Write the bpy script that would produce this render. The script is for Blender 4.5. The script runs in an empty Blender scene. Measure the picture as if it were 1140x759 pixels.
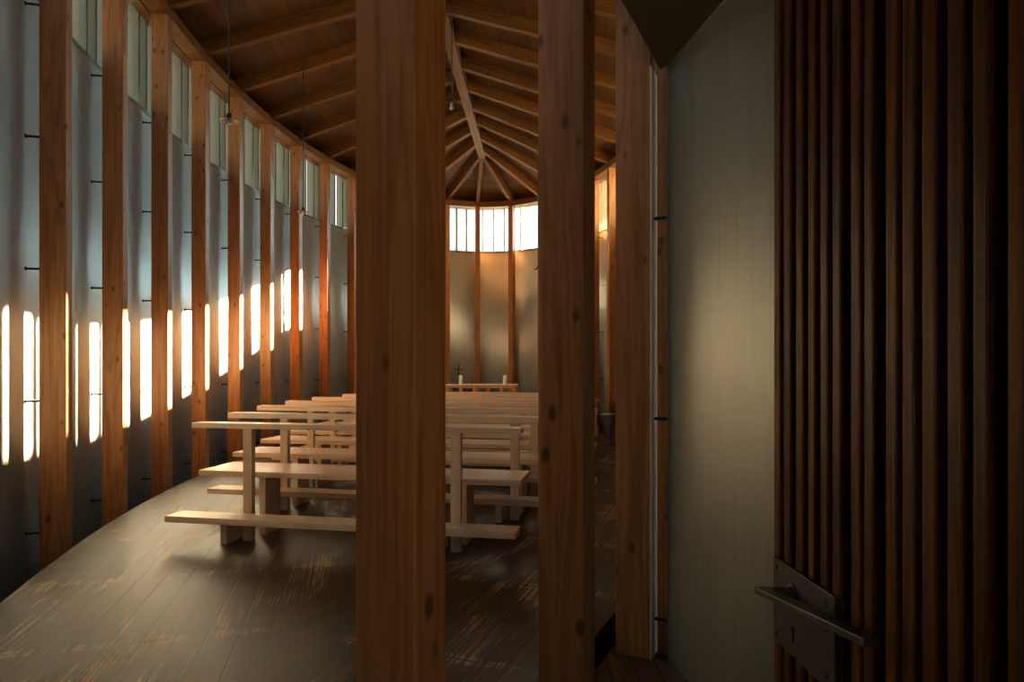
import bpy, bmesh, math, random
from mathutils import Vector, Matrix
random.seed(7)
sc = bpy.context.scene
COL = sc.collection

# ------------------------------------------------------------------ look
SUN_E, SKY_E, GLOW_E, EXPO = 265.0, 1.9, 52.0, 0.0
EYE = 1.2

# ------------------------------------------------------------------ node helpers
def new_mat(name):
    m = bpy.data.materials.new(name); m.use_nodes = True
    nt = m.node_tree; nt.nodes.clear()
    return m, nt
def N(nt, kind, **kw):
    n = nt.nodes.new(kind)
    for k, v in kw.items():
        if k in n.inputs: n.inputs[k].default_value = v
        else: setattr(n, k, v)
    return n
def math_n(nt, op, a, b=None, clamp=False):
    n = nt.nodes.new('ShaderNodeMath'); n.operation = op; n.use_clamp = clamp
    for i, v in enumerate((a, b)):
        if v is None: continue
        if isinstance(v, (int, float)): n.inputs[i].default_value = v
        else: nt.links.new(v, n.inputs[i])
    return n.outputs[0]
def mix_c(nt, fac, a, b, mode='MIX'):
    n = nt.nodes.new('ShaderNodeMix'); n.data_type = 'RGBA'; n.blend_type = mode
    for idx, v in ((0, fac), (6, a), (7, b)):
        if isinstance(v, (int, float)): n.inputs[idx].default_value = v
        elif isinstance(v, tuple): n.inputs[idx].default_value = (*v, 1) if len(v) == 3 else v
        else: nt.links.new(v, n.inputs[idx])
    return n.outputs[2]
def ramp(nt, fac, stops):
    n = nt.nodes.new('ShaderNodeValToRGB')
    while len(n.color_ramp.elements) < len(stops): n.color_ramp.elements.new(0.5)
    for e, (p, c) in zip(n.color_ramp.elements, stops):
        e.position = p; e.color = (*c, 1) if isinstance(c, tuple) else (c, c, c, 1)
    nt.links.new(fac, n.inputs[0])
    return n.outputs[0]
def finish(nt, col, rough, metallic=0.0, bump=None, bstr=0.2, spec=0.5, bdist=0.01):
    b = nt.nodes.new('ShaderNodeBsdfPrincipled'); o = nt.nodes.new('ShaderNodeOutputMaterial')
    if isinstance(col, tuple): b.inputs['Base Color'].default_value = (*col, 1)
    else: nt.links.new(col, b.inputs['Base Color'])
    if isinstance(rough, (int, float)): b.inputs['Roughness'].default_value = rough
    else: nt.links.new(rough, b.inputs['Roughness'])
    b.inputs['Metallic'].default_value = metallic
    b.inputs['Specular IOR Level'].default_value = spec
    if bump is not None:
        bp = N(nt, 'ShaderNodeBump', Strength=bstr, Distance=bdist)
        nt.links.new(bump, bp.inputs['Height']); nt.links.new(bp.outputs[0], b.inputs['Normal'])
    nt.links.new(b.outputs[0], o.inputs[0])
    return b

def wood(name, light, dark, axis='X', knots=0.0, rough=0.55, spec=0.35, grain=1.0, vary=0.15):
    """planed timber: long grain along a local axis, growth rings, knots; every board differs"""
    m, nt = new_mat(name)
    tc = N(nt, 'ShaderNodeTexCoord'); oi = N(nt, 'ShaderNodeObjectInfo')
    off = N(nt, 'ShaderNodeCombineXYZ')
    for i, k in enumerate((37.0, 61.0, 17.0)):
        nt.links.new(math_n(nt, 'MULTIPLY', oi.outputs['Random'], k), off.inputs[i])
    add = N(nt, 'ShaderNodeVectorMath', operation='ADD')
    nt.links.new(tc.outputs['Object'], add.inputs[0]); nt.links.new(off.outputs[0], add.inputs[1])
    P = add.outputs[0]
    def scaled(lon, lat):
        mp = N(nt, 'ShaderNodeMapping')
        mp.inputs['Scale'].default_value = tuple(lon if a == axis else lat for a in 'XYZ')
        nt.links.new(P, mp.inputs['Vector']); return mp.outputs[0]
    n1 = N(nt, 'ShaderNodeTexNoise', Scale=1.0, Detail=6.0, Roughness=0.62, Distortion=0.6)
    nt.links.new(scaled(1.1, 34.0 * grain), n1.inputs['Vector'])
    n2 = N(nt, 'ShaderNodeTexNoise', Scale=1.0, Detail=3.0, Roughness=0.5, Distortion=1.2)
    nt.links.new(scaled(0.55, 9.0 * grain), n2.inputs['Vector'])
    n3 = N(nt, 'ShaderNodeTexNoise', Scale=1.0, Detail=4.0, Roughness=0.7)
    nt.links.new(scaled(6.0, 150.0), n3.inputs['Vector'])
    wv = math_n(nt, 'SINE', math_n(nt, 'MULTIPLY', n2.outputs[0], 34.0))
    wv = math_n(nt, 'MULTIPLY_ADD', wv, 0.14)
    nt.nodes[-1].inputs[2].default_value = 0.0
    f = math_n(nt, 'ADD', n1.outputs[0], wv)
    f = math_n(nt, 'ADD', f, math_n(nt, 'MULTIPLY', math_n(nt, 'SUBTRACT', n3.outputs[0], 0.5), 0.35))
    c = ramp(nt, f, [(0.28, dark), (0.72, light)])
    hgt = f
    if knots > 0:
        vo = N(nt, 'ShaderNodeTexVoronoi', Scale=1.0, Randomness=1.0)
        nt.links.new(scaled(5.0, 9.0), vo.inputs['Vector'])
        nz = math_n(nt, 'MULTIPLY', math_n(nt, 'SUBTRACT', n1.outputs[0], 0.5), 0.05)
        dd = math_n(nt, 'ADD', vo.outputs['Distance'], nz)
        k = ramp(nt, dd, [(0.09, 1.0), (0.17, 0.0)])
        kc = tuple(v * 0.32 for v in dark)
        c = mix_c(nt, math_n(nt, 'MULTIPLY', k, knots), c, kc)
    # board-to-board difference in tone
    rv = math_n(nt, 'ADD', math_n(nt, 'MULTIPLY', oi.outputs['Random'], vary * 2), 1.0 - vary)
    hs = N(nt, 'ShaderNodeHueSaturation'); nt.links.new(c, hs.inputs['Color']); nt.links.new(rv, hs.inputs['Value'])
    finish(nt, hs.outputs[0], rough, bump=hgt, bstr=0.25, spec=spec, bdist=0.002)
    return m

def silver(name, base, rough=0.45, metallic=0.55, dark=0.80):
    """metallic paint brushed vertically over plywood"""
    m, nt = new_mat(name)
    tc = N(nt, 'ShaderNodeTexCoord')
    def noise(sx, sz, det, sc=1.0):
        mp = N(nt, 'ShaderNodeMapping'); mp.inputs['Scale'].default_value = (sx, sx, sz)
        nt.links.new(tc.outputs['Object'], mp.inputs['Vector'])
        n = N(nt, 'ShaderNodeTexNoise', Scale=sc, Detail=det, Roughness=0.65)
        nt.links.new(mp.outputs[0], n.inputs['Vector']); return n.outputs[0]
    a = noise(26, 0.7, 6.0); b = noise(2.2, 0.9, 4.0); d = noise(120, 4.0, 3.0)
    f = math_n(nt, 'ADD', math_n(nt, 'MULTIPLY', a, 0.5), math_n(nt, 'MULTIPLY', b, 0.5))
    c = ramp(nt, f, [(0.3, tuple(v * dark for v in base)), (0.7, base)])
    # a few brushed-out scratches
    r = math_n(nt, 'ADD', math_n(nt, 'MULTIPLY', a, 0.22), rough - 0.11)
    finish(nt, c, r, metallic=metallic, bump=math_n(nt, 'ADD', math_n(nt, 'MULTIPLY', a, 0.6), math_n(nt, 'MULTIPLY', d, 0.4)), bstr=0.08, bdist=0.002)
    return m

def plain(name, col, rough=0.5, metallic=0.0, spec=0.5, var=0.12, scale=30.0):
    m, nt = new_mat(name)
    tc = N(nt, 'ShaderNodeTexCoord')
    n = N(nt, 'ShaderNodeTexNoise', Scale=scale, Detail=4.0); nt.links.new(tc.outputs['Object'], n.inputs['Vector'])
    c = ramp(nt, n.outputs[0], [(0.3, tuple(v * (1 - var) for v in col)), (0.7, tuple(min(1, v * (1 + var)) for v in col))])
    finish(nt, c, rough, metallic, bump=n.outputs[0], bstr=0.05, spec=spec, bdist=0.002)
    return m

AX0, TILT = -1.2, 0.0472          # plan axis of the leaf-shaped nave
def floor_mat():
    """worn boards that follow the two walls and meet in a mitre on the axis"""
    m, nt = new_mat('worn_floor_boards')
    tc = N(nt, 'ShaderNodeTexCoord')
    mp = N(nt, 'ShaderNodeMapping', vector_type='POINT')
    mp.inputs['Location'].default_value = (-AX0 * math.cos(TILT), -AX0 * math.sin(TILT), 0)
    mp.inputs['Rotation'].default_value = (0, 0, TILT)
    nt.links.new(tc.outputs['Object'], mp.inputs['Vector'])
    sx = N(nt, 'ShaderNodeSeparateXYZ'); nt.links.new(mp.outputs[0], sx.inputs[0])
    av = math_n(nt, 'ABSOLUTE', sx.outputs[0])
    cb = N(nt, 'ShaderNodeCombineXYZ'); nt.links.new(av, cb.inputs[0]); nt.links.new(sx.outputs[1], cb.inputs[1])
    r2 = N(nt, 'ShaderNodeMapping'); r2.inputs['Rotation'].default_value = (0, 0, math.radians(17) + math.pi / 2)
    nt.links.new(cb.outputs[0], r2.inputs['Vector'])
    V = r2.outputs[0]                       # X along the board, Y across it
    side = math_n(nt, 'SIGN', sx.outputs[0])
    br = N(nt, 'ShaderNodeTexBrick', offset=0.0, squash=1.0)
    br.inputs['Color1'].default_value = (0.12, 0.12, 0.12, 1); br.inputs['Color2'].default_value = (0.88, 0.88, 0.88, 1); br.inputs['Mortar'].default_value = (0.5, 0.5, 0.5, 1)
    br.inputs['Scale'].default_value = 1.0; br.inputs['Mortar Size'].default_value = 0.0055; br.inputs['Mortar Smooth'].default_value = 0.3
    br.inputs['Brick Width'].default_value = 0.92; br.inputs['Row Height'].default_value = 0.135; br.inputs['Bias'].default_value = 0.0
    nt.links.new(V, br.inputs['Vector'])
    def noise(sc_, det, dist=0.0):
        mp_ = N(nt, 'ShaderNodeMapping'); mp_.inputs['Scale'].default_value = sc_
        ad = N(nt, 'ShaderNodeVectorMath', operation='ADD'); cc = N(nt, 'ShaderNodeCombineXYZ')
        nt.links.new(side, cc.inputs[2]); nt.links.new(V, ad.inputs[0]); nt.links.new(cc.outputs[0], ad.inputs[1])
        nt.links.new(ad.outputs[0], mp_.inputs['Vector'])
        n = N(nt, 'ShaderNodeTexNoise', Scale=1.0, Detail=det, Roughness=0.65, Distortion=dist); nt.links.new(mp_.outputs[0], n.inputs['Vector'])
        return n.outputs[0]
    g = noise((1.6, 42, 3), 6.0, 0.5); w = noise((1.1, 2.2, 3), 5.0, 0.6); fine = noise((5, 230, 3), 3.0)
    base = ramp(nt, g, [(0.25, (0.024, 0.0108, 0.0040)), (0.75, (0.074, 0.034, 0.0125))])
    tone = mix_c(nt, 0.32, base, br.outputs['Color'], 'OVERLAY')
    # worn through to pale wood where feet pass and at the board ends
    vx = N(nt, 'ShaderNodeSeparateXYZ'); nt.links.new(V, vx.inputs[0])
    fx = math_n(nt, 'FRACT', math_n(nt, 'DIVIDE', vx.outputs[0], 0.92))
    ends = math_n(nt, 'ABSOLUTE', math_n(nt, 'SUBTRACT', fx, 0.5))            # 0.5 at a cross seam
    endw = math_n(nt, 'MULTIPLY', ramp(nt, ends, [(0.44, 0.0), (0.5, 1.0)]), 0.16)
    patch = math_n(nt, 'ADD', w, endw)
    streak = noise((1.5, 95, 3), 5.0, 0.25)
    wf = ramp(nt, patch, [(0.47, 0.0), (0.66, 1.0)])
    fl = math_n(nt, 'ADD', math_n(nt, 'MULTIPLY', streak, 0.7), math_n(nt, 'MULTIPLY', fine, 0.3))
    flk = ramp(nt, math_n(nt, 'ADD', fl, math_n(nt, 'MULTIPLY', wf, 0.14)), [(0.60, 0.0), (0.68, 1.0)])
    wf2 = math_n(nt, 'MULTIPLY', flk, math_n(nt, 'MULTIPLY_ADD', wf, 0.75))
    nt.nodes[-1].inputs[2].default_value = 0.10
    c = mix_c(nt, wf2, tone, (0.36, 0.215, 0.105))
    c = mix_c(nt, br.outputs['Fac'], c, (0.02, 0.012, 0.007))
    rough = math_n(nt, 'ADD', math_n(nt, 'MULTIPLY', g, 0.25), 0.36)
    h = math_n(nt, 'SUBTRACT', math_n(nt, 'MULTIPLY', g, 0.35), br.outputs['Fac'])
    finish(nt, c, rough, bump=h, bstr=0.4, spec=0.13, bdist=0.003)
    return m

def board_mat(name, light, dark, width, length, rough=0.6, uv=False, rot=0.0, spec=0.3):
    m, nt = new_mat(name)
    tc = N(nt, 'ShaderNodeTexCoord')
    mp = N(nt, 'ShaderNodeMapping'); mp.inputs['Rotation'].default_value = (0, 0, rot)
    nt.links.new(tc.outputs['UV' if uv else 'Object'], mp.inputs['Vector']); V = mp.outputs[0]
    br = N(nt, 'ShaderNodeTexBrick', offset=0.43)
    br.inputs['Color1'].default_value = (0.2, 0.2, 0.2, 1); br.inputs['Color2'].default_value = (0.8, 0.8, 0.8, 1); br.inputs['Mortar'].default_value = (0.5, 0.5, 0.5, 1)
    br.inputs['Scale'].default_value = 1.0; br.inputs['Mortar Size'].default_value = 0.003; br.inputs['Brick Width'].default_value = length; br.inputs['Row Height'].default_value = width
    nt.links.new(V, br.inputs['Vector'])
    m2 = N(nt, 'ShaderNodeMapping'); m2.inputs['Scale'].default_value = (1.5, 40, 3); nt.links.new(V, m2.inputs['Vector'])
    n = N(nt, 'ShaderNodeTexNoise', Scale=1.0, Detail=6.0, Roughness=0.6, Distortion=0.5); nt.links.new(m2.outputs[0], n.inputs['Vector'])
    c = ramp(nt, n.outputs[0], [(0.28, dark), (0.72, light)])
    c = mix_c(nt, 0.35, c, br.outputs['Color'], 'OVERLAY')
    c = mix_c(nt, br.outputs['Fac'], c, tuple(v * 0.15 for v in dark))
    finish(nt, c, rough, bump=math_n(nt, 'SUBTRACT', math_n(nt, 'MULTIPLY', n.outputs[0], 0.4), br.outputs['Fac']), bstr=0.3, spec=spec, bdist=0.004)
    return m

def glass_mat():
    m, nt = new_mat('window_glass')
    o = N(nt, 'ShaderNodeOutputMaterial'); t = N(nt, 'ShaderNodeBsdfTransparent'); g = N(nt, 'ShaderNodeBsdfGlossy', Roughness=0.02)
    t.inputs[0].default_value = (0.95, 0.98, 0.97, 1)
    lw = N(nt, 'ShaderNodeLayerWeight', Blend=0.5); mx = N(nt, 'ShaderNodeMixShader')
    fr = math_n(nt, 'ADD', math_n(nt, 'MULTIPLY', math_n(nt, 'POWER', lw.outputs['Facing'], 5.0), 0.6), 0.02)
    nt.links.new(fr, mx.inputs[0]); nt.links.new(t.outputs[0], mx.inputs[1]); nt.links.new(g.outputs[0], mx.inputs[2]); nt.links.new(mx.outputs[0], o.inputs[0])
    return m

M = {
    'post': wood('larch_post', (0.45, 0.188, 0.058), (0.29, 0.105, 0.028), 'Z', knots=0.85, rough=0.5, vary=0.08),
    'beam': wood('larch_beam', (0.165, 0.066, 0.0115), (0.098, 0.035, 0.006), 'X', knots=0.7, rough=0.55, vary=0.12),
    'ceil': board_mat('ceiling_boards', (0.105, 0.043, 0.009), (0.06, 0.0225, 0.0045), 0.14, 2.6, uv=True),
    'pew': wood('pale_ash_board', (0.72, 0.48, 0.295), (0.58, 0.37, 0.205), 'X', rough=0.30, spec=0.75, vary=0.05, grain=1.4),
    'pewz': wood('pale_ash_upright', (0.72, 0.48, 0.285), (0.58, 0.37, 0.20), 'Z', rough=0.45, vary=0.05, grain=1.4),
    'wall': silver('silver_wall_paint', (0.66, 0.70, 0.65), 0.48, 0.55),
    'wallv': silver('silver_paint_shaded', (0.25, 0.245, 0.205), 0.46, 0.5, 0.58),  # silver wall paint with the vestibule's shade put into a darker colour
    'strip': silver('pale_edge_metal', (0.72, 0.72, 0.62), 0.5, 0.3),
    'floor': floor_mat(),
    'vfloor': board_mat('vestibule_boards', (0.17, 0.085, 0.04), (0.09, 0.04, 0.018), 0.105, 3.0, rot=math.pi / 2, rough=0.45),
    'vceil': board_mat('vestibule_ceiling', (0.11, 0.085, 0.045), (0.075, 0.055, 0.03), 1.4, 3.0),
    'door': wood('dark_stained_slat', (0.165, 0.060, 0.011), (0.062, 0.019, 0.004), 'Z', rough=0.5, spec=0.12, vary=0.25, grain=1.6),
    'doorb': plain('door_core_black', (0.022, 0.014, 0.009), 0.8),
    'iron': plain('dark_iron', (0.026, 0.021, 0.016), 0.5, 0.3),
    'pin': plain('black_steel_pin', (0.02, 0.02, 0.022), 0.45, 0.5),
    'fin': plain('pale_louvre_paint', (0.18, 0.19, 0.135), 0.6, var=0.06),
    'glass': glass_mat(),
    'base': plain('dark_earth', (0.03, 0.028, 0.026), 0.9),
    'grass': plain('dry_stony_meadow', (0.15, 0.145, 0.12), 0.95, var=0.4, scale=2.0),
    'altar': wood('orange_altar_wood', (0.58, 0.27, 0.085), (0.42, 0.17, 0.045), 'Z', rough=0.5, vary=0.05),
    'cloth': plain('white_linen', (0.82, 0.80, 0.76), 0.85),
    'wax': plain('cream_wax', (0.85, 0.79, 0.66), 0.5),
    'wick': plain('wick_black', (0.01, 0.01, 0.01), 0.9),
    'shade': plain('copper_enamel', (0.13, 0.065, 0.045), 0.4, 0.25),
    'bulb': plain('frosted_bulb', (0.80, 0.82, 0.80), 0.25),
    'stone': plain('hammered_bowl_metal', (0.32, 0.29, 0.25), 0.38, 0.7),
}

# ------------------------------------------------------------------ mesh helpers
def link(o, parent=None):
    COL.objects.link(o)
    if parent is not None: o.parent = parent
    return o
def mesh_obj(name, bm, mat, parent=None, smooth=False):
    bmesh.ops.recalc_face_normals(bm, faces=bm.faces)
    me = bpy.data.meshes.new(name); bm.to_mesh(me); bm.free()
    if smooth:
        for p in me.polygons: p.use_smooth = True
    me.materials.append(M[mat] if isinstance(mat, str) else mat)
    return link(bpy.data.objects.new(name, me), parent)
def bm_box(bm, x0, x1, y0, y1, z0, z1, bev=0.0):
    t = bmesh.new()
    bmesh.ops.create_cube(t, size=1.0)
    for v in t.verts:
        v.co = Vector(((x0 + x1) / 2 + v.co.x * (x1 - x0), (y0 + y1) / 2 + v.co.y * (y1 - y0), (z0 + z1) / 2 + v.co.z * (z1 - z0)))
    if bev > 0: bmesh.ops.bevel(t, geom=list(t.edges), offset=bev, segments=2, affect='EDGES', profile=0.5)
    me = bpy.data.meshes.new('tmp'); t.to_mesh(me); t.free(); bm.from_mesh(me); bpy.data.meshes.remove(me)
    return bm
def box(x0, x1, y0, y1, z0, z1, bev=0.0):
    return bm_box(bmesh.new(), x0, x1, y0, y1, z0, z1, bev)
def tube(bm, p, q, r, n=10):
    p, q = Vector(p), Vector(q); d = q - p
    rot = Vector((0, 0, 1)).rotation_difference(d).to_matrix().to_4x4()
    bmesh.ops.create_cone(bm, cap_ends=True, segments=n, radius1=r, radius2=r, depth=d.length, matrix=Matrix.Translation((p + q) / 2) @ rot)
    return bm
def lathe(bm, prof, n=32, c=(0, 0, 0)):
    rings = []
    for r, z in prof:
        if r < 1e-5: rings.append([bm.verts.new((c[0], c[1], c[2] + z))])
        else: rings.append([bm.verts.new((c[0] + r * math.cos(2 * math.pi * i / n), c[1] + r * math.sin(2 * math.pi * i / n), c[2] + z)) for i in range(n)])
    for a, b in zip(rings, rings[1:]):
        for i in range(n):
            j = (i + 1) % n
            if len(a) == 1 and len(b) == 1: continue
            if len(a) == 1: bm.faces.new((a[0], b[i], b[j]))
            elif len(b) == 1: bm.faces.new((a[i], a[j], b[0]))
            else: bm.faces.new((a[i], a[j], b[j], b[i]))
    return bm
def prism(pts, z0, z1):
    bm = bmesh.new()
    a = [bm.verts.new((x, y, z0)) for x, y in pts]; b = [bm.verts.new((x, y, z1)) for x, y in pts]
    bm.faces.new(a); bm.faces.new(b); n = len(pts)
    for i in range(n): bm.faces.new((a[i], a[(i + 1) % n], b[(i + 1) % n], b[i]))
    return bm
def thing(name, label, cat, loc=(0, 0, 0), rz=0.0, group=None):
    o = bpy.data.objects.new(name, None); o.location = loc; o.rotation_euler = (0, 0, rz); o.empty_display_size = 0.1
    COL.objects.link(o); return tag(o, label, cat, group)
def tag(o, label, cat, group=None):
    o['label'] = label; o['category'] = cat; o['kind'] = 'thing'
    if group: o['group'] = group
    return o
def struct(o):
    o['kind'] = 'structure'; return o

# ------------------------------------------------------------------ plan: a shortened lemniscate
LA, LB, LU0 = 14.37, 0.5616, -0.275
CT, ST = math.cos(TILT), math.sin(TILT)
def lem(t):
    s, c = math.sin(t), math.cos(t); q = 1 + s * s
    u = LA * c / q + LU0; v = LA * LB * s * c / q
    return (AX0 + u * ST + v * CT, u * CT - v * ST)
_n = 4000
_ts = [-math.pi / 2 + math.pi * i / _n for i in range(_n + 1)]
_pt = [lem(t) for t in _ts]
_s = [0.0]
for a, b in zip(_pt, _pt[1:]): _s.append(_s[-1] + math.hypot(b[0] - a[0], b[1] - a[1]))
_mid = _s[_n // 2]; _s = [v - _mid for v in _s]
SMAX = _s[-1]
def ring(s, off=0.0):
    s = max(-SMAX + 1e-4, min(SMAX - 1e-4, s))
    lo, hi = 0, _n
    while hi - lo > 1:
        m = (lo + hi) // 2
        if _s[m] <= s: lo = m
        else: hi = m
    f = (s - _s[lo]) / (_s[hi] - _s[lo])
    x = _pt[lo][0] + f * (_pt[hi][0] - _pt[lo][0]); y = _pt[lo][1] + f * (_pt[hi][1] - _pt[lo][1])
    i0, i1 = max(0, lo - 6), min(_n, hi + 6)
    tx, ty = _pt[i1][0] - _pt[i0][0], _pt[i1][1] - _pt[i0][1]; L = math.hypot(tx, ty); tx /= L; ty /= L
    nx, ny = -ty, tx                        # s runs left wall -> apse -> right wall: outward is on the left
    return Vector((x + nx * off, y + ny * off, 0)), Vector((tx, ty, 0)), Vector((nx, ny, 0))
def near_s(x, y):
    i = min(range(len(_pt)), key=lambda k: (_pt[k][0] - x) ** 2 + (_pt[k][1] - y) ** 2)
    return _s[i]
def srange(a, b, step=0.15):
    n = max(2, int(math.ceil((b - a) / step)))
    return [a + (b - a) * i / n for i in range(n + 1)]
def ribbon(ss, o0, o1, z0, z1):
    """curved slab following the plan between two offsets and two heights"""
    bm = bmesh.new(); rows = []
    for s in ss:
        a = ring(s, o0)[0]; b = ring(s, o1)[0]
        rows.append([bm.verts.new((a.x, a.y, z0)), bm.verts.new((b.x, b.y, z0)), bm.verts.new((b.x, b.y, z1)), bm.verts.new((a.x, a.y, z1))])
    for p, q in zip(rows, rows[1:]):
        for i in range(4): bm.faces.new((p[i], q[i], q[(i + 1) % 4], p[(i + 1) % 4]))
    bm.faces.new(rows[0]); bm.faces.new(rows[-1])
    return bm

PD, PW = 0.16, 0.105                       # post depth (across the wall) and width (along it)
VC = 2.54                                   # height of the vestibule ceiling
WALL_O, WALL_T = 0.18, 0.05
Z_SILL, Z_TOP, Z_PIT = 3.78, 4.75, -0.32
PINS = (0.066, 0.966, 1.866, 2.766, 3.666)

left_s = [-11.187, -10.116, -9.083, -8.106, -7.133, -6.201, -5.304, -4.408, -3.555]
back_s = [-2.68, -1.82]
apse_s = [-0.953, -0.238, 0.546, 1.33]
sC = near_s(0.565, 2.87); sB = near_s(0.18, 2.07); sA = near_s(-0.24, 1.33); sD = near_s(0.82, 3.36); sZ = near_s(-0.66, 0.58)
right_s = [2.2, 3.13, 3.893]
hid_s = [3.893 + (sD - 3.893) * k / 9 for k in range(1, 9)]
tail_s = [-12.25, -13.25, -14.2]

ordinal = ['first', 'second', 'third', 'fourth', 'fifth', 'sixth', 'seventh', 'eighth', 'ninth']
posts = []                                  # (s, label, group, point override, foot height)
for i, s in enumerate(left_s):
    posts.append((s, '%s larch post from the left edge along the sunlit silver wall' % ordinal[i], 'posts along the left wall', None, Z_PIT))
for s in back_s:
    posts.append((s, 'larch wall post behind the wide foreground post, left of the altar', 'posts hidden behind the foreground post', None, Z_PIT))
for s, t in zip(apse_s, ('larch apse post behind the cross, left end of the altar', 'larch apse post behind the middle of the altar',
                         'larch apse post behind the right end of the altar', 'larch apse post to the right of the altar at the bright window edge')):
    posts.append((s, t, 'posts of the apse', None, Z_PIT))
for s, t in zip(right_s, ('larch post of the right wall just past the apse window', 'far right wall post behind the pale pedestal',
                          'far right wall post behind the metal basin')):
    posts.append((s, t, 'posts along the right wall', None, Z_PIT))
for s in hid_s:
    posts.append((s, 'larch post of the right nave wall screened by the entrance posts', 'posts screened by the entrance posts', None, Z_PIT))
for s in tail_s:
    posts.append((s, 'larch post of the left wall past the picture edge', 'posts past the picture edge', None, Z_PIT))
posts.append((sD, 'dark larch post glimpsed in the gap beside the silver vestibule wall', 'entrance posts', (0.815, 3.36), Z_PIT))
posts.append((sC, 'entrance post nearest the silver vestibule wall, pinned to it', 'entrance posts', (0.565, 2.87), -0.1))
posts.append((sB, 'middle entrance post standing right of the altar view', 'entrance posts', (0.18, 2.07), -0.1))
posts.append((sA, 'widest nearest entrance post standing in front of the pews', 'entrance posts', (-0.235, 1.33), -0.1))
posts.append((sZ, 'entrance post past the left picture edge', 'entrance posts', None, -0.1))

post_mesh = {}
def post_me(z0):
    if z0 not in post_mesh:
        bm = box(-PD / 2, PD / 2, -PW / 2, PW / 2, z0, Z_TOP, 0.004)
        me = bpy.data.meshes.new('timber_post'); bmesh.ops.recalc_face_normals(bm, faces=bm.faces); bm.to_mesh(me); bm.free(); me.materials.append(M['post'])
        post_mesh[z0] = me
    return post_mesh[z0]
pin_me = None
for s, label, grp, pt, z0 in posts:
    p, t, n = ring(s)
    if pt: p = Vector((pt[0], pt[1], 0))
    o = link(bpy.data.objects.new('timber_post', post_me(z0)))
    o.location = p; o.rotation_euler = (0, 0, math.atan2(n.y, n.x))
    tag(o, label, 'post', grp)
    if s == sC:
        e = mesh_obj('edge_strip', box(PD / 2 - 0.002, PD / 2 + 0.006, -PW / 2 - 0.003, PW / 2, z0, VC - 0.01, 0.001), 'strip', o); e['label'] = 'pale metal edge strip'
    if s > sC + 0.2: continue               # the posts in the doorway stand free
    for z in PINS:
        if z < z0 + 0.05: continue
        if pin_me is None:
            bm = tube(bmesh.new(), (PD / 2 - 0.01, 0, 0), (WALL_O + 0.004, 0, 0), 0.008, 8)
            c = tube(bm, (WALL_O - 0.006, 0, 0), (WALL_O + 0.002, 0, 0), 0.014, 10)
            pin_me = bpy.data.meshes.new('pin'); bm.to_mesh(pin_me); bm.free(); pin_me.materials.append(M['pin'])
        q = link(bpy.data.objects.new('pin', pin_me), o); q.location = (0, 0, z); q['label'] = 'black steel pin'

# ------------------------------------------------------------------ silver walls
sWe = sC - 0.03                             # the wall stops beside the entrance post
for nm, a, b, z0, z1 in (('wall_left', -SMAX, -3.1, Z_PIT, Z_SILL), ('wall_apse', -3.1, 2.6, Z_PIT, Z_SILL), ('wall_right', 2.6, sWe, Z_PIT, Z_SILL)):
    struct(mesh_obj(nm, ribbon(srange(a, b, 0.1), WALL_O, WALL_O + WALL_T, z0, z1), 'wall'))

struct(mesh_obj('wall_entrance', ribbon(srange(sWe, SMAX - 0.3, 0.1), WALL_O, WALL_O + WALL_T, VC + 0.06, Z_SILL), 'wall'))
for o in list(COL.objects):
    if o.name.startswith('wall_'):
        for p in o.data.polygons: p.use_smooth = abs(p.normal.z) < 0.5

# ------------------------------------------------------------------ clerestory windows
def by_s(): return sorted([p[0] for p in posts])
ss = by_s()
wn = 0
for a, b in zip(ss, ss[1:]):
    if b - a < 0.2: continue
    wn += 1
    w = struct(mesh_obj('window_%d' % wn, ribbon(srange(a, b, 0.3), 0.175, 0.30, Z_SILL, Z_SILL + 0.03), 'fin'))   # sill
    g = mesh_obj('glass_pane', ribbon(srange(a, b, 0.3), 0.186, 0.190, Z_SILL + 0.03, Z_TOP), 'glass', w)
    for f in (0.15, 0.43, 0.71, 0.985):
        s = a + f * (b - a); p, t, n = ring(s, 0.205)
        bm = box(0, 0.14, -0.016, 0.016, Z_SILL + 0.03, Z_TOP + 0.1, 0.003)
        fin = mesh_obj('fin', bm, 'fin', w)
        fin.location = p; fin.rotation_euler = (0, 0, math.atan2(n.y, n.x))

# ------------------------------------------------------------------ plate, ridge, rafters, ceiling
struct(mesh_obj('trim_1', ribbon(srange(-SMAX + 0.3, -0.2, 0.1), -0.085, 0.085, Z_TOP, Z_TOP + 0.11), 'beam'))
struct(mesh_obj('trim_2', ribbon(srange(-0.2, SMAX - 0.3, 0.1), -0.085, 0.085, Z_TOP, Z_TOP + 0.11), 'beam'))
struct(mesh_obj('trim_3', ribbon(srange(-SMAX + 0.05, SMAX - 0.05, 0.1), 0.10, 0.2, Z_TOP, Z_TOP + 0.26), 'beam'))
def axis_pt(d): return Vector((AX0 + ST / CT * d, d, 0))
Z_RIDGE, RH = 5.39, 0.17
HUB = 12.6
def node_d(s):
    k = abs(s + 0.1) if s > 0 else abs(s)
    return max(0.3, min(HUB, HUB - 0.77 * (k - 0.953)))
def beam(name, p, q, w, h, mat, parent=None, bev=0.004):
    """square timber whose lower edge runs from p to q"""
    p, q = Vector(p), Vector(q); d = q - p; L = d.length; ex = d.normalized()
    ey = Vector((0, 0, 1)).cross(ex).normalized(); ez = ex.cross(ey)
    o = mesh_obj(name, box(0, L, -w / 2, w / 2, 0, h, bev), mat, parent)
    o.matrix_world = Matrix(((ex.x, ey.x, ez.x, p.x), (ex.y, ey.y, ez.y, p.y), (ex.z, ey.z, ez.z, p.z), (0, 0, 0, 1)))
    return o
r0, r1 = axis_pt(-0.1), axis_pt(HUB + 0.06)
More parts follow.
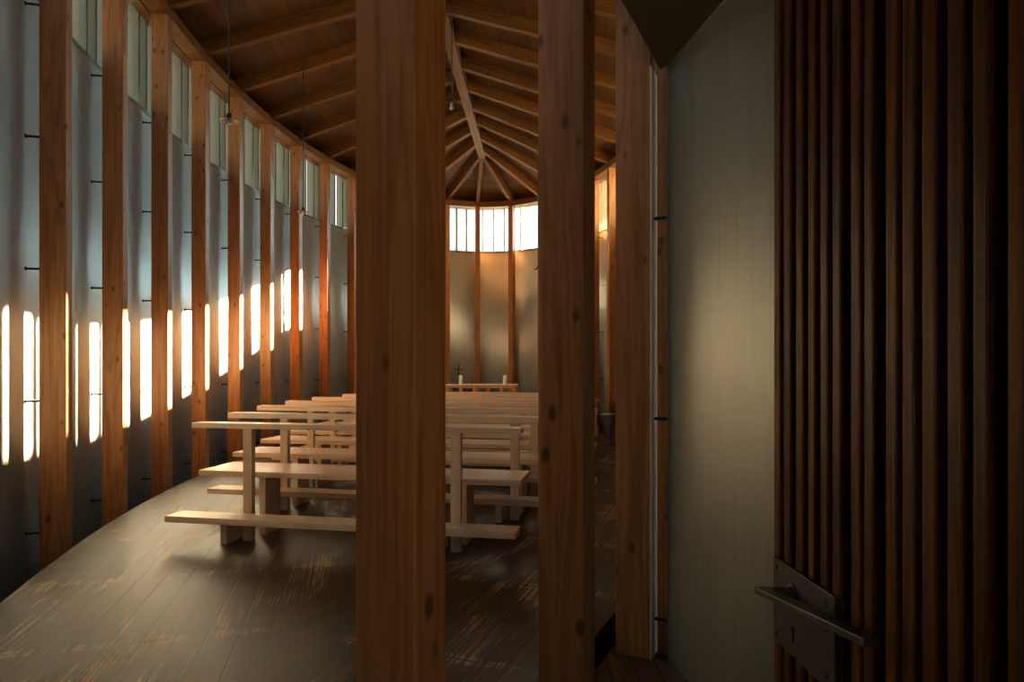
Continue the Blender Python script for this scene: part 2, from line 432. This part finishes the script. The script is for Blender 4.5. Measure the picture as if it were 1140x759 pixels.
rb = beam('ridge_beam', (r0.x, r0.y, Z_RIDGE), (r1.x, r1.y, Z_RIDGE), 0.14, 0.24, 'beam')
tag(rb, 'long ridge beam running under the roof towards the apse', 'beam')
Z_R0, Z_R1 = Z_TOP + 0.05, Z_RIDGE + 0.03
lines = []
raf_lab = {}
for i, s in enumerate(left_s): raf_lab[s] = ('roof rafter rising from the %s left wall post to the ridge' % ordinal[i], 'rafters')
apn = ('roof rafter at the hub landing on the apse post behind the cross', 'roof rafter at the hub landing on the middle apse post',
       'roof rafter at the hub landing on the apse post right of the candles', 'roof rafter near the hub running down to the right end of the apse window')
for s, t in zip(apse_s, apn): raf_lab[s] = (t, 'rafters')
raf_lab[back_s[0]] = ('second roof rafter left of the hub, partly behind the wide entrance post', 'rafters')
raf_lab[back_s[1]] = ('first roof rafter left of the hub, ending behind the wide entrance post', 'rafters')
rt = right_s + hid_s
for i, s in enumerate(rt):
    if i < 9: raf_lab[s] = ('%s roof rafter on the right of the ridge, counted from the apse' % ordinal[i], 'rafters')
for s in ss:
    if s == sD or s in (sZ,): continue
    nd = node_d(s); a = axis_pt(nd); p, t, n = ring(s, 0.04)
    dirv = Vector((p.x - a.x, p.y - a.y, 0)); L = dirv.length; dirv.normalize()
    sl = (Z_R1 - Z_R0) / L
    zin = Z_R1
    start = a + dirv * 0.05
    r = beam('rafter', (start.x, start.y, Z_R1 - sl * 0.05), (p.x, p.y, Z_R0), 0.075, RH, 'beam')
    lab = raf_lab.get(s, ('roof rafter over the entrance end, beyond the top of the picture', 'rafters beyond the picture top'))
    tag(r, lab[0], 'rafter', lab[1])
# ceiling boards lie on the rafters; a ruled surface between ridge and eaves
bm = bmesh.new(); uvl = bm.loops.layers.uv.new('UVMap')
prev = None
rows = srange(-SMAX + 0.05, SMAX - 0.05, 0.25)
vals = []
for s in rows:
    nd = node_d(s); a = axis_pt(nd); p, t, n = ring(s, 0.0); e, _, _ = ring(s, 0.38)
    L = max(0.15, (p - a).length); sl = (Z_R1 - Z_R0) / max(L, 0.8)
    zt = RH + 0.005
    vals.append((s, (a.x, a.y, Z_R1 + zt), (p.x, p.y, Z_R0 + zt), (e.x, e.y, Z_R0 + zt - sl * 0.38), L))
for A_, B_ in zip(vals, vals[1:]):
    for k in (1, 2):
        pts = [A_[k], B_[k], B_[k + 1], A_[k + 1]]
        vs = [bm.verts.new(q) for q in pts]
        if (Vector(pts[0]) - Vector(pts[1])).length < 1e-4: vs_f = [vs[0], vs[2], vs[3]]; idx = [0, 2, 3]
        else: vs_f = vs; idx = [0, 1, 2, 3]
        try: f = bm.faces.new(vs_f)
        except ValueError: continue
        vv = [(A_[0], (A_[4] if k == 1 else 0)), (B_[0], (B_[4] if k == 1 else 0)), (B_[0], 0 if k == 1 else -0.38), (A_[0], 0 if k == 1 else -0.38)]
        for lp, j in zip(f.loops, idx): lp[uvl].uv = vv[j]
bmesh.ops.remove_doubles(bm, verts=bm.verts, dist=0.0005)
me = bpy.data.meshes.new('ceiling'); bm.to_mesh(me); bm.free(); me.materials.append(M['ceil'])
ce = struct(link(bpy.data.objects.new('ceiling', me)))
sm = ce.modifiers.new('thickness', 'SOLIDIFY'); sm.thickness = 0.06; sm.offset = 0.0
ce.location.z = 0.03

# ------------------------------------------------------------------ floors
def smooth01(x): x = max(0, min(1, x)); return x * x * (3 - 2 * x)
pts = []
for s in srange(-14.6, 15.0, 0.12):
    inset = 0.165 + 0.0 * smooth01((s - 11.0) / 1.2)
    p = ring(s, -inset)[0]; pts.append((p.x, p.y))
struct(mesh_obj('floor', prism(pts, -0.07, 0.0), 'floor'))
struct(mesh_obj('floor_base', box(-5.2, 3.4, -2.4, 15.2, -0.6, Z_PIT), 'base'))
WX = lambda y: 0.695 + (2.80 - y) * 0.165     # line of the silver vestibule wall
vp = []
for s in srange(sC - 0.12, 15.3, 0.15):
    p = ring(s, -0.13)[0]; vp.append((p.x, p.y))
vp += [(-0.98, -1.5), (WX(-1.5), -1.5), (WX(2.7), 2.7)]
struct(mesh_obj('floor_vestibule', prism(vp, -0.17, -0.1), 'vfloor'))

# ------------------------------------------------------------------ vestibule
def wall_seg(name, a, b, th, z0, z1, mat):
    a, b = Vector((a[0], a[1], 0)), Vector((b[0], b[1], 0)); d = (b - a); L = d.length; ex = d / L
    o = mesh_obj(name, box(0, L, 0, th, z0, z1, 0.004), mat)
    o.location = a; o.rotation_euler = (0, 0, math.atan2(ex.y, ex.x)); return struct(o)
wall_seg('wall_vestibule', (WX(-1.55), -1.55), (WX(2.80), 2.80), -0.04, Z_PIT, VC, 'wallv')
OX0, OX1, OZ0, OZ1 = 0.52, 1.32, 0.1, 2.2       # added opening behind the camera's right, sized to light the near posts
wall_seg('wall_back', (-1.05, -1.5), (OX0, -1.5), -0.04, Z_PIT, VC, 'vceil')  # unseen back walls boarded dark to cut fill light on the near posts
wall_seg('wall_opening_end', (OX1, -1.5), (WX(-1.5) + 0.05, -1.5), -0.04, Z_PIT, VC, 'wallv')
wall_seg('wall_opening_head', (OX0, -1.5), (OX1, -1.5), -0.04, OZ1, VC, 'vceil')
wall_seg('wall_opening_sill', (OX0, -1.5), (OX1, -1.5), -0.04, Z_PIT, OZ0, 'wallv')
wall_seg('wall_porch', (-0.98, 0.12), (-0.98, -1.5), -0.04, Z_PIT, VC, 'vceil')
vc = []
for s in srange(sC - 0.02, 15.4, 0.15):
    p = ring(s, 0.085)[0]; vc.append((p.x, p.y))
vc += [(-1.03, -1.55), (WX(-1.55) + 0.05, -1.55), (WX(2.78) + 0.0, 2.78)]
struct(mesh_obj('ceiling_vestibule', prism(vc, VC, VC + 0.06), 'vceil'))

# ------------------------------------------------------------------ slatted door standing open
D1, X1, PITCH, EPS = 1.31, 0.554, 0.045, 0.033
dr = thing('door_1', 'dark slatted timber door standing open beside the silver vestibule wall', 'door', (X1, D1, 0), -math.pi / 2 + math.atan(EPS))
dr['kind'] = 'structure'
NSL = 20
# local x runs from the latch edge to the hinges, local -y faces the passage
mesh_obj('door_core', box(0.004, NSL * PITCH, 0.018, 0.05, -0.085, 2.1, 0.002), 'doorb', dr)
for i in range(NSL):
    wv = PITCH * random.uniform(0.70, 0.80)
    x = i * PITCH
    y0 = random.uniform(-0.012, -0.004)
    bm = box(x, x + wv, y0, 0.024, -0.08, 2.095, 0.0)
    ed = [e for e in bm.edges if abs(e.verts[0].co.z - e.verts[1].co.z) > 1 and e.verts[0].co.y < 0.0]
    bmesh.ops.bevel(bm, geom=ed, offset=0.008, segments=3, affect='EDGES', profile=0.5)
    mesh_obj('slat', bm, 'door', dr)
pl = mesh_obj('lock_plate', box(0.022, 0.252, -0.020, -0.0125, 0.645, 0.812, 0.0015), 'iron', dr)
for px, pz in ((0.038, 0.795), (0.225, 0.79), (0.038, 0.662), (0.225, 0.665)):
    sb = bmesh.new(); bmesh.ops.create_cone(sb, cap_ends=True, segments=14, radius1=0.0055, radius2=0.004, depth=0.003, matrix=Matrix.Translation((px, -0.0212, pz)) @ Matrix.Rotation(math.pi / 2, 4, 'X'))
    mesh_obj('screw', sb, 'iron', pl)
kb = box(0.103, 0.110, -0.0222, -0.0195, 0.672, 0.697, 0.0); tube(kb, (0.1065, -0.0222, 0.697), (0.1065, -0.0195, 0.697), 0.006, 12)
mesh_obj('keyhole', kb, 'wick', pl)
# lever: neck out of the plate, then a flat bar back along the door
def bar(name, p, q, w, h, parent, mat='iron'):
    p, q = Vector(p), Vector(q); d = q - p; L = d.length; ex = d / L
    ey = Vector((0, 0, 1)).cross(ex).normalized(); ez = ex.cross(ey)
    o = mesh_obj(name, box(0, L, -w / 2, w / 2, -h / 2, h / 2, 0.002), mat, parent)
    o.matrix_local = Matrix(((ex.x, ey.x, ez.x, p.x), (ex.y, ey.y, ez.y, p.y), (ex.z, ey.z, ez.z, p.z), (0, 0, 0, 1))); return o
hb = bmesh.new(); tube(hb, (0.108, -0.018, 0.768), (0.108, -0.024, 0.768), 0.017, 20); tube(hb, (0.108, -0.018, 0.768), (0.1075, -0.034, 0.768), 0.0115, 14)
lv = mesh_obj('lever_handle', hb, 'iron', dr, True)
bar('grip', (0.092, -0.077, 0.769), (0.405, -0.050, 0.803), 0.026, 0.013, lv)
bar('neck', (0.108, -0.020, 0.768), (0.103, -0.087, 0.769), 0.026, 0.012, lv)
# door frame beyond the hinges, carrying the leaf
jx = X1 + EPS * NSL * PITCH
jy = D1 - NSL * PITCH
struct(mesh_obj('trim_4', box(jx + 0.0, jx + 0.10, jy - 0.13, jy - 0.012, -0.1, 2.2, 0.004), 'door'))
struct(mesh_obj('trim_5', box(-0.50, -0.42, jy - 0.13, jy - 0.012, -0.1, 2.2, 0.004), 'door'))
struct(mesh_obj('trim_6', box(-0.50, jx + 0.10, jy - 0.13, jy - 0.012, 2.2, 2.3, 0.004), 'door'))
wd = struct(mesh_obj('window_90', box(jx + 0.10, WX(jy) - 0.005, jy - 0.075, jy - 0.07, 0.0, 2.3), 'glass'))       # added sidelight beside the leaf, glazed so light reaches the entrance post
mesh_obj('rail', box(jx + 0.10, WX(jy) - 0.005, jy - 0.10, jy - 0.04, -0.1, 0.0), 'door', wd)
mesh_obj('rail', box(jx + 0.10, WX(jy) - 0.005, jy - 0.10, jy - 0.04, 2.3, 2.36), 'door', wd)

# ------------------------------------------------------------------ pews
def make_pew(i, left, right, inset, label):
    L0 = Vector((left[0], left[1], 0)); R0 = Vector((right[0], right[1], 0))
    d = R0 - L0; L = d.length; rz = math.atan2(d.y, d.x); mid = (L0 + R0) / 2
    t = thing('church_pew', label, 'pew', mid, rz, 'rows of pale pews facing the altar')
    h = L / 2
    rh = (0.037, 0.046, 0.052)[min(i, 2)]
    mesh_obj('back_rail', box(-h, h, 0.0, 0.115, 0.808 - rh, 0.808, 0.003), 'pew', t)
    mesh_obj('seat', box(-h - 0.06, h - 0.03, 0.155, 0.565, 0.41, 0.45, 0.003), 'pew', t)
    mesh_obj('kneeler', box(-h - 0.05, h + 0.0, -0.20, -0.03, 0.158, 0.2, 0.003), 'pew', t)
    for sx in (-1, 1):
        x = sx * (h - inset)
        mesh_obj('upright', box(x - 0.034, x + 0.034, 0.0, 0.045, 0.0, 0.808 - rh, 0.003), 'pewz', t)
        k = x - 0.06
        mesh_obj('kneeler_block', box(k - 0.075, k - 0.025, -0.10, 0.13, 0.0, 0.158, 0.003), 'pewz', t)
        mesh_obj('seat_leg', box(x - 0.02, x + 0.03, 0.175, 0.375, 0.0, 0.41, 0.003), 'pewz', t)
    return t
rows_l = [(-2.244, 4.40), (-2.42, 5.35), (-2.57, 6.33), (-2.60, 7.20), (-2.57, 8.07), (-2.42, 8.95), (-2.2, 9.85)]
names = ['front row', 'x']
ang = math.radians(10.3)
labs = ['pale pew nearest the entrance with its kneeler fully in view', 'second pale pew from the entrance, its kneeler behind the nearest seat',
        'third pale pew counted from the entrance posts', 'fourth pale pew counted from the entrance posts, middle row', 'fifth pale pew counted from the entrance posts',
        'sixth pale pew from the entrance, next to last before the altar', 'last pale pew, the one directly before the altar']
half = [1.17, 1.50, 1.70, 1.76, 1.77, 1.66, 1.5]
for i, (l, hf) in enumerate(zip(rows_l, half)):
    r = (l[0] + 2 * hf * math.cos(ang), l[1] - 2 * hf * math.sin(ang))
    make_pew(i, l, r, (0.43, 0.52, 0.58)[min(i, 2)], labs[i])

# ------------------------------------------------------------------ altar, cross, candles
AZ = 0.885
al = thing('altar', 'orange wooden altar table on open posts in the apse', 'altar', (-0.545, 11.3, 0), 0)
mesh_obj('altar_top', box(-0.62, 0.62, -0.30, 0.30, AZ - 0.062, AZ - 0.012, 0.003), 'altar', al)
for k in range(6):
    x = -0.585 + k * 0.234
    for y in (-0.25, 0.25):
        mesh_obj('leg', box(x - 0.032, x + 0.032, y - 0.035, y + 0.035, 0.0, AZ - 0.062, 0.003), 'altar', al)
mesh_obj('base_rail', box(-0.55, 0.55, -0.03, 0.03, 0.06, 0.14, 0.003), 'altar', al)
cl = bmesh.new(); bm_box(cl, -0.63, 0.65, -0.305, 0.305, AZ - 0.012, AZ, 0.002); bm_box(cl, 0.636, 0.65, -0.305, 0.305, AZ - 0.36, AZ - 0.01, 0.002)
o = mesh_obj('altar_cloth', cl, 'cloth'); o.location = (-0.545, 11.3, 0); tag(o, 'white linen cloth over the altar, hanging down at its right end', 'altar cloth')
for x, lab in ((-0.365, 'white candle standing beside the cross on the altar'), (0.42, 'white candle alone at the right end of the altar')):
    c = thing('candle', lab, 'candle', (-0.545 + x, 11.15, AZ), 0, 'altar candles')
    mesh_obj('wax', lathe(bmesh.new(), [(0, 0), (0.033, 0), (0.034, 0.004), (0.034, 0.155), (0.031, 0.161), (0.012, 0.158), (0, 0.157)], 24), 'wax', c, True)
    mesh_obj('wick', tube(bmesh.new(), (0, 0, 0.155), (0.002, 0, 0.172), 0.0025, 6), 'wick', c)
cr = thing('altar_cross', 'thin black metal cross standing on the left of the altar', 'cross', (-0.96, 11.32, AZ), 0)
mesh_obj('shaft', box(-0.009, 0.009, -0.009, 0.009, 0.012, 0.375, 0.002), 'pin', cr)
mesh_obj('crossbar', box(-0.078, 0.078, -0.008, 0.008, 0.262, 0.279, 0.002), 'pin', cr)
mesh_obj('foot', lathe(bmesh.new(), [(0, 0), (0.05, 0), (0.05, 0.006), (0.015, 0.014), (0, 0.014)], 24), 'pin', cr)

# ------------------------------------------------------------------ pedestal and basin by the right wall
pd_ = thing('wooden_pedestal', 'pale wooden pedestal beyond the pews beside the middle entrance post', 'pedestal', (1.34, 10.9, 0), 0.1)
mesh_obj('top', box(-0.19, 0.15, -0.15, 0.15, 0.60, 0.65, 0.004), 'pew', pd_)
mesh_obj('column', box(-0.14, 0.10, -0.10, 0.10, 0.19, 0.60, 0.004), 'pewz', pd_)
mesh_obj('plinth', box(-0.17, 0.13, -0.13, 0.13, 0.06, 0.19, 0.01), 'pew', pd_)
mesh_obj('foot', box(-0.20, 0.11, -0.15, 0.15, 0.0, 0.06, 0.004), 'pew', pd_)
bs = thing('water_basin', 'round metal water basin on a slim stand by the right wall', 'basin', (1.50, 9.55, 0), 0)
mesh_obj('bowl', lathe(bmesh.new(), [(0, 0.27), (0.035, 0.272), (0.08, 0.32), (0.13, 0.40), (0.155, 0.475), (0.160, 0.485), (0.152, 0.482), (0.125, 0.41), (0.07, 0.33), (0, 0.30)], 40), 'stone', bs, True)
mesh_obj('stand', lathe(bmesh.new(), [(0, 0), (0.09, 0), (0.09, 0.012), (0.02, 0.03), (0.016, 0.27), (0, 0.275)], 24), 'pin', bs, True)

# ------------------------------------------------------------------ pendant lamps
def roof_z(x, y):
    # underside of the boards above a point
    best = min(vals, key=lambda v: abs((x - v[1][0]) * (v[2][1] - v[1][1]) - (y - v[1][1]) * (v[2][0] - v[1][0])) / max(1e-3, math.hypot(v[2][0] - v[1][0], v[2][1] - v[1][1])) + (0 if (x - v[1][0]) * (v[2][0] - v[1][0]) + (y - v[1][1]) * (v[2][1] - v[1][1]) > 0 else 9))
    a, b = Vector(best[1]), Vector(best[2]); f = (Vector((x, y, 0)) - Vector((a.x, a.y, 0))).length / max(1e-3, (Vector((b.x, b.y, 0)) - Vector((a.x, a.y, 0))).length)
    return a.z + (b.z - a.z) * min(1, f)
lamps = [((255, 133), 5.1, 'small pendant lamp hanging at the left before the fifth wall post'),
         ((337.5, 235), 8.1, 'distant pendant lamp hanging low before the seventh left wall post'),
         ((503, 116), 4.8, 'pendant lamp hanging under the ridge between the two nearest posts'),
         ((599, 299), 12.0, 'farthest pendant lamp hanging in the apse below the bright window')]
for (px, py), d, lab in lamps:
    x = (px - 570) / 700 * d; z = EYE + (408 - py) / 700 * d
    t = thing('pendant_lamp', lab, 'lamp', (x, d, z), 0, 'pendant lamps')
    top = roof_z(x, d) - z
    mesh_obj('cord', tube(bmesh.new(), (0, 0, 0.035), (0, 0, top), 0.0055, 8), 'pin', t)
    mesh_obj('cap', lathe(bmesh.new(), [(0, 0.05), (0.012, 0.05), (0.02, 0.042), (0.022, 0.012), (0.0, 0.01)], 20), 'pin', t, True)
    mesh_obj('lamp_shade', lathe(bmesh.new(), [(0.018, 0.016), (0.03, 0.012), (0.072, -0.006), (0.076, -0.012), (0.072, -0.013), (0.03, 0.004), (0.018, 0.01)], 36), 'shade', t, True)
    mesh_obj('bulb', lathe(bmesh.new(), [(0, 0.012), (0.010, 0.008), (0.012, -0.006), (0.016, -0.022), (0.015, -0.034), (0.008, -0.042), (0, -0.044)], 20), 'bulb', t, True)

# ------------------------------------------------------------------ outdoors
struct(mesh_obj('ground', box(-80, 80, -80, 80, -2.2, -2.0), 'grass'))

# ------------------------------------------------------------------ light
w = bpy.data.worlds.new('sky'); sc.world = w; w.use_nodes = True
nt = w.node_tree; bg = nt.nodes['Background']
tc = nt.nodes.new('ShaderNodeTexCoord'); sp = nt.nodes.new('ShaderNodeSeparateXYZ'); nt.links.new(tc.outputs['Generated'], sp.inputs[0])
rp = nt.nodes.new('ShaderNodeValToRGB'); nt.links.new(sp.outputs[2], rp.inputs[0])
rp.color_ramp.elements[0].position = 0.0; rp.color_ramp.elements[0].color = (0.92, 0.97, 1.0, 1)
rp.color_ramp.elements[1].position = 0.7; rp.color_ramp.elements[1].color = (0.62, 0.80, 1.0, 1)
AZI, EL = math.radians(50), math.radians(20.9)
sd = Vector((math.cos(AZI) * math.cos(EL), math.sin(AZI) * math.cos(EL), math.sin(EL)))
# hazy bright sky around the sun, fading into the pale blue of the rest
flat = N(nt, 'ShaderNodeVectorMath', operation='MULTIPLY'); nt.links.new(tc.outputs['Generated'], flat.inputs[0]); flat.inputs[1].default_value = (1, 1, 0)
unit = N(nt, 'ShaderNodeVectorMath', operation='NORMALIZE'); nt.links.new(flat.outputs[0], unit.inputs[0])
dp = nt.nodes.new('ShaderNodeVectorMath'); dp.operation = 'DOT_PRODUCT'; dp.inputs[1].default_value = (math.cos(AZI), math.sin(AZI), 0); nt.links.new(unit.outputs[0], dp.inputs[0])
gl = math_n(nt, 'POWER', math_n(nt, 'MAXIMUM', dp.outputs['Value'], 0.0), 26.0)
gl = math_n(nt, 'MULTIPLY', gl, ramp(nt, sp.outputs[2], [(0.0, 1.0), (0.75, 0.0)]))
gl = math_n(nt, 'MULTIPLY', gl, math_n(nt, 'GREATER_THAN', sp.outputs[2], 0.0))
sky_c = N(nt, 'ShaderNodeVectorMath', operation='SCALE'); nt.links.new(rp.outputs[0], sky_c.inputs[0]); sky_c.inputs['Scale'].default_value = SKY_E
glw = N(nt, 'ShaderNodeVectorMath', operation='SCALE'); glw.inputs[0].default_value = (0.64, 0.91, 1.0); nt.links.new(math_n(nt, 'MULTIPLY', gl, GLOW_E), glw.inputs['Scale'])
su = N(nt, 'ShaderNodeVectorMath', operation='ADD'); nt.links.new(sky_c.outputs[0], su.inputs[0]); nt.links.new(glw.outputs[0], su.inputs[1])
nt.links.new(su.outputs[0], bg.inputs[0]); bg.inputs[1].default_value = 1.0
sl = bpy.data.lights.new('sun', 'SUN'); sl.energy = SUN_E; sl.angle = math.radians(0.6); sl.color = (1.0, 0.74, 0.49)
so = bpy.data.objects.new('sun', sl); COL.objects.link(so); so.rotation_euler = sd.to_track_quat('Z', 'Y').to_euler()
so.location = sd * 30

# ------------------------------------------------------------------ camera and view
cam = bpy.data.cameras.new('camera'); cam.sensor_width = 36; cam.lens = 36 * 700 / 1140; cam.shift_y = 28.5 / 1140; cam.clip_start = 0.05
co = bpy.data.objects.new('camera', cam); COL.objects.link(co); co.location = (0, 0, EYE); co.rotation_euler = (math.pi / 2, 0, 0)
sc.camera = co
vs = sc.view_settings
sc.display_settings.display_device = 'sRGB'
vs.view_transform = 'Standard'; vs.look = 'None'; vs.exposure = EXPO; vs.gamma = 1.0; vs.use_curve_mapping = False
cy = sc.cycles
cy.use_denoising = True; cy.denoiser = 'OPENIMAGEDENOISE'; cy.max_bounces = 14; cy.diffuse_bounces = 8; cy.glossy_bounces = 5; cy.transparent_max_bounces = 12
cy.sample_clamp_indirect = 12.0; cy.use_light_tree = True; cy.caustics_reflective = False; cy.caustics_refractive = False
bpy.context.view_layer.update()
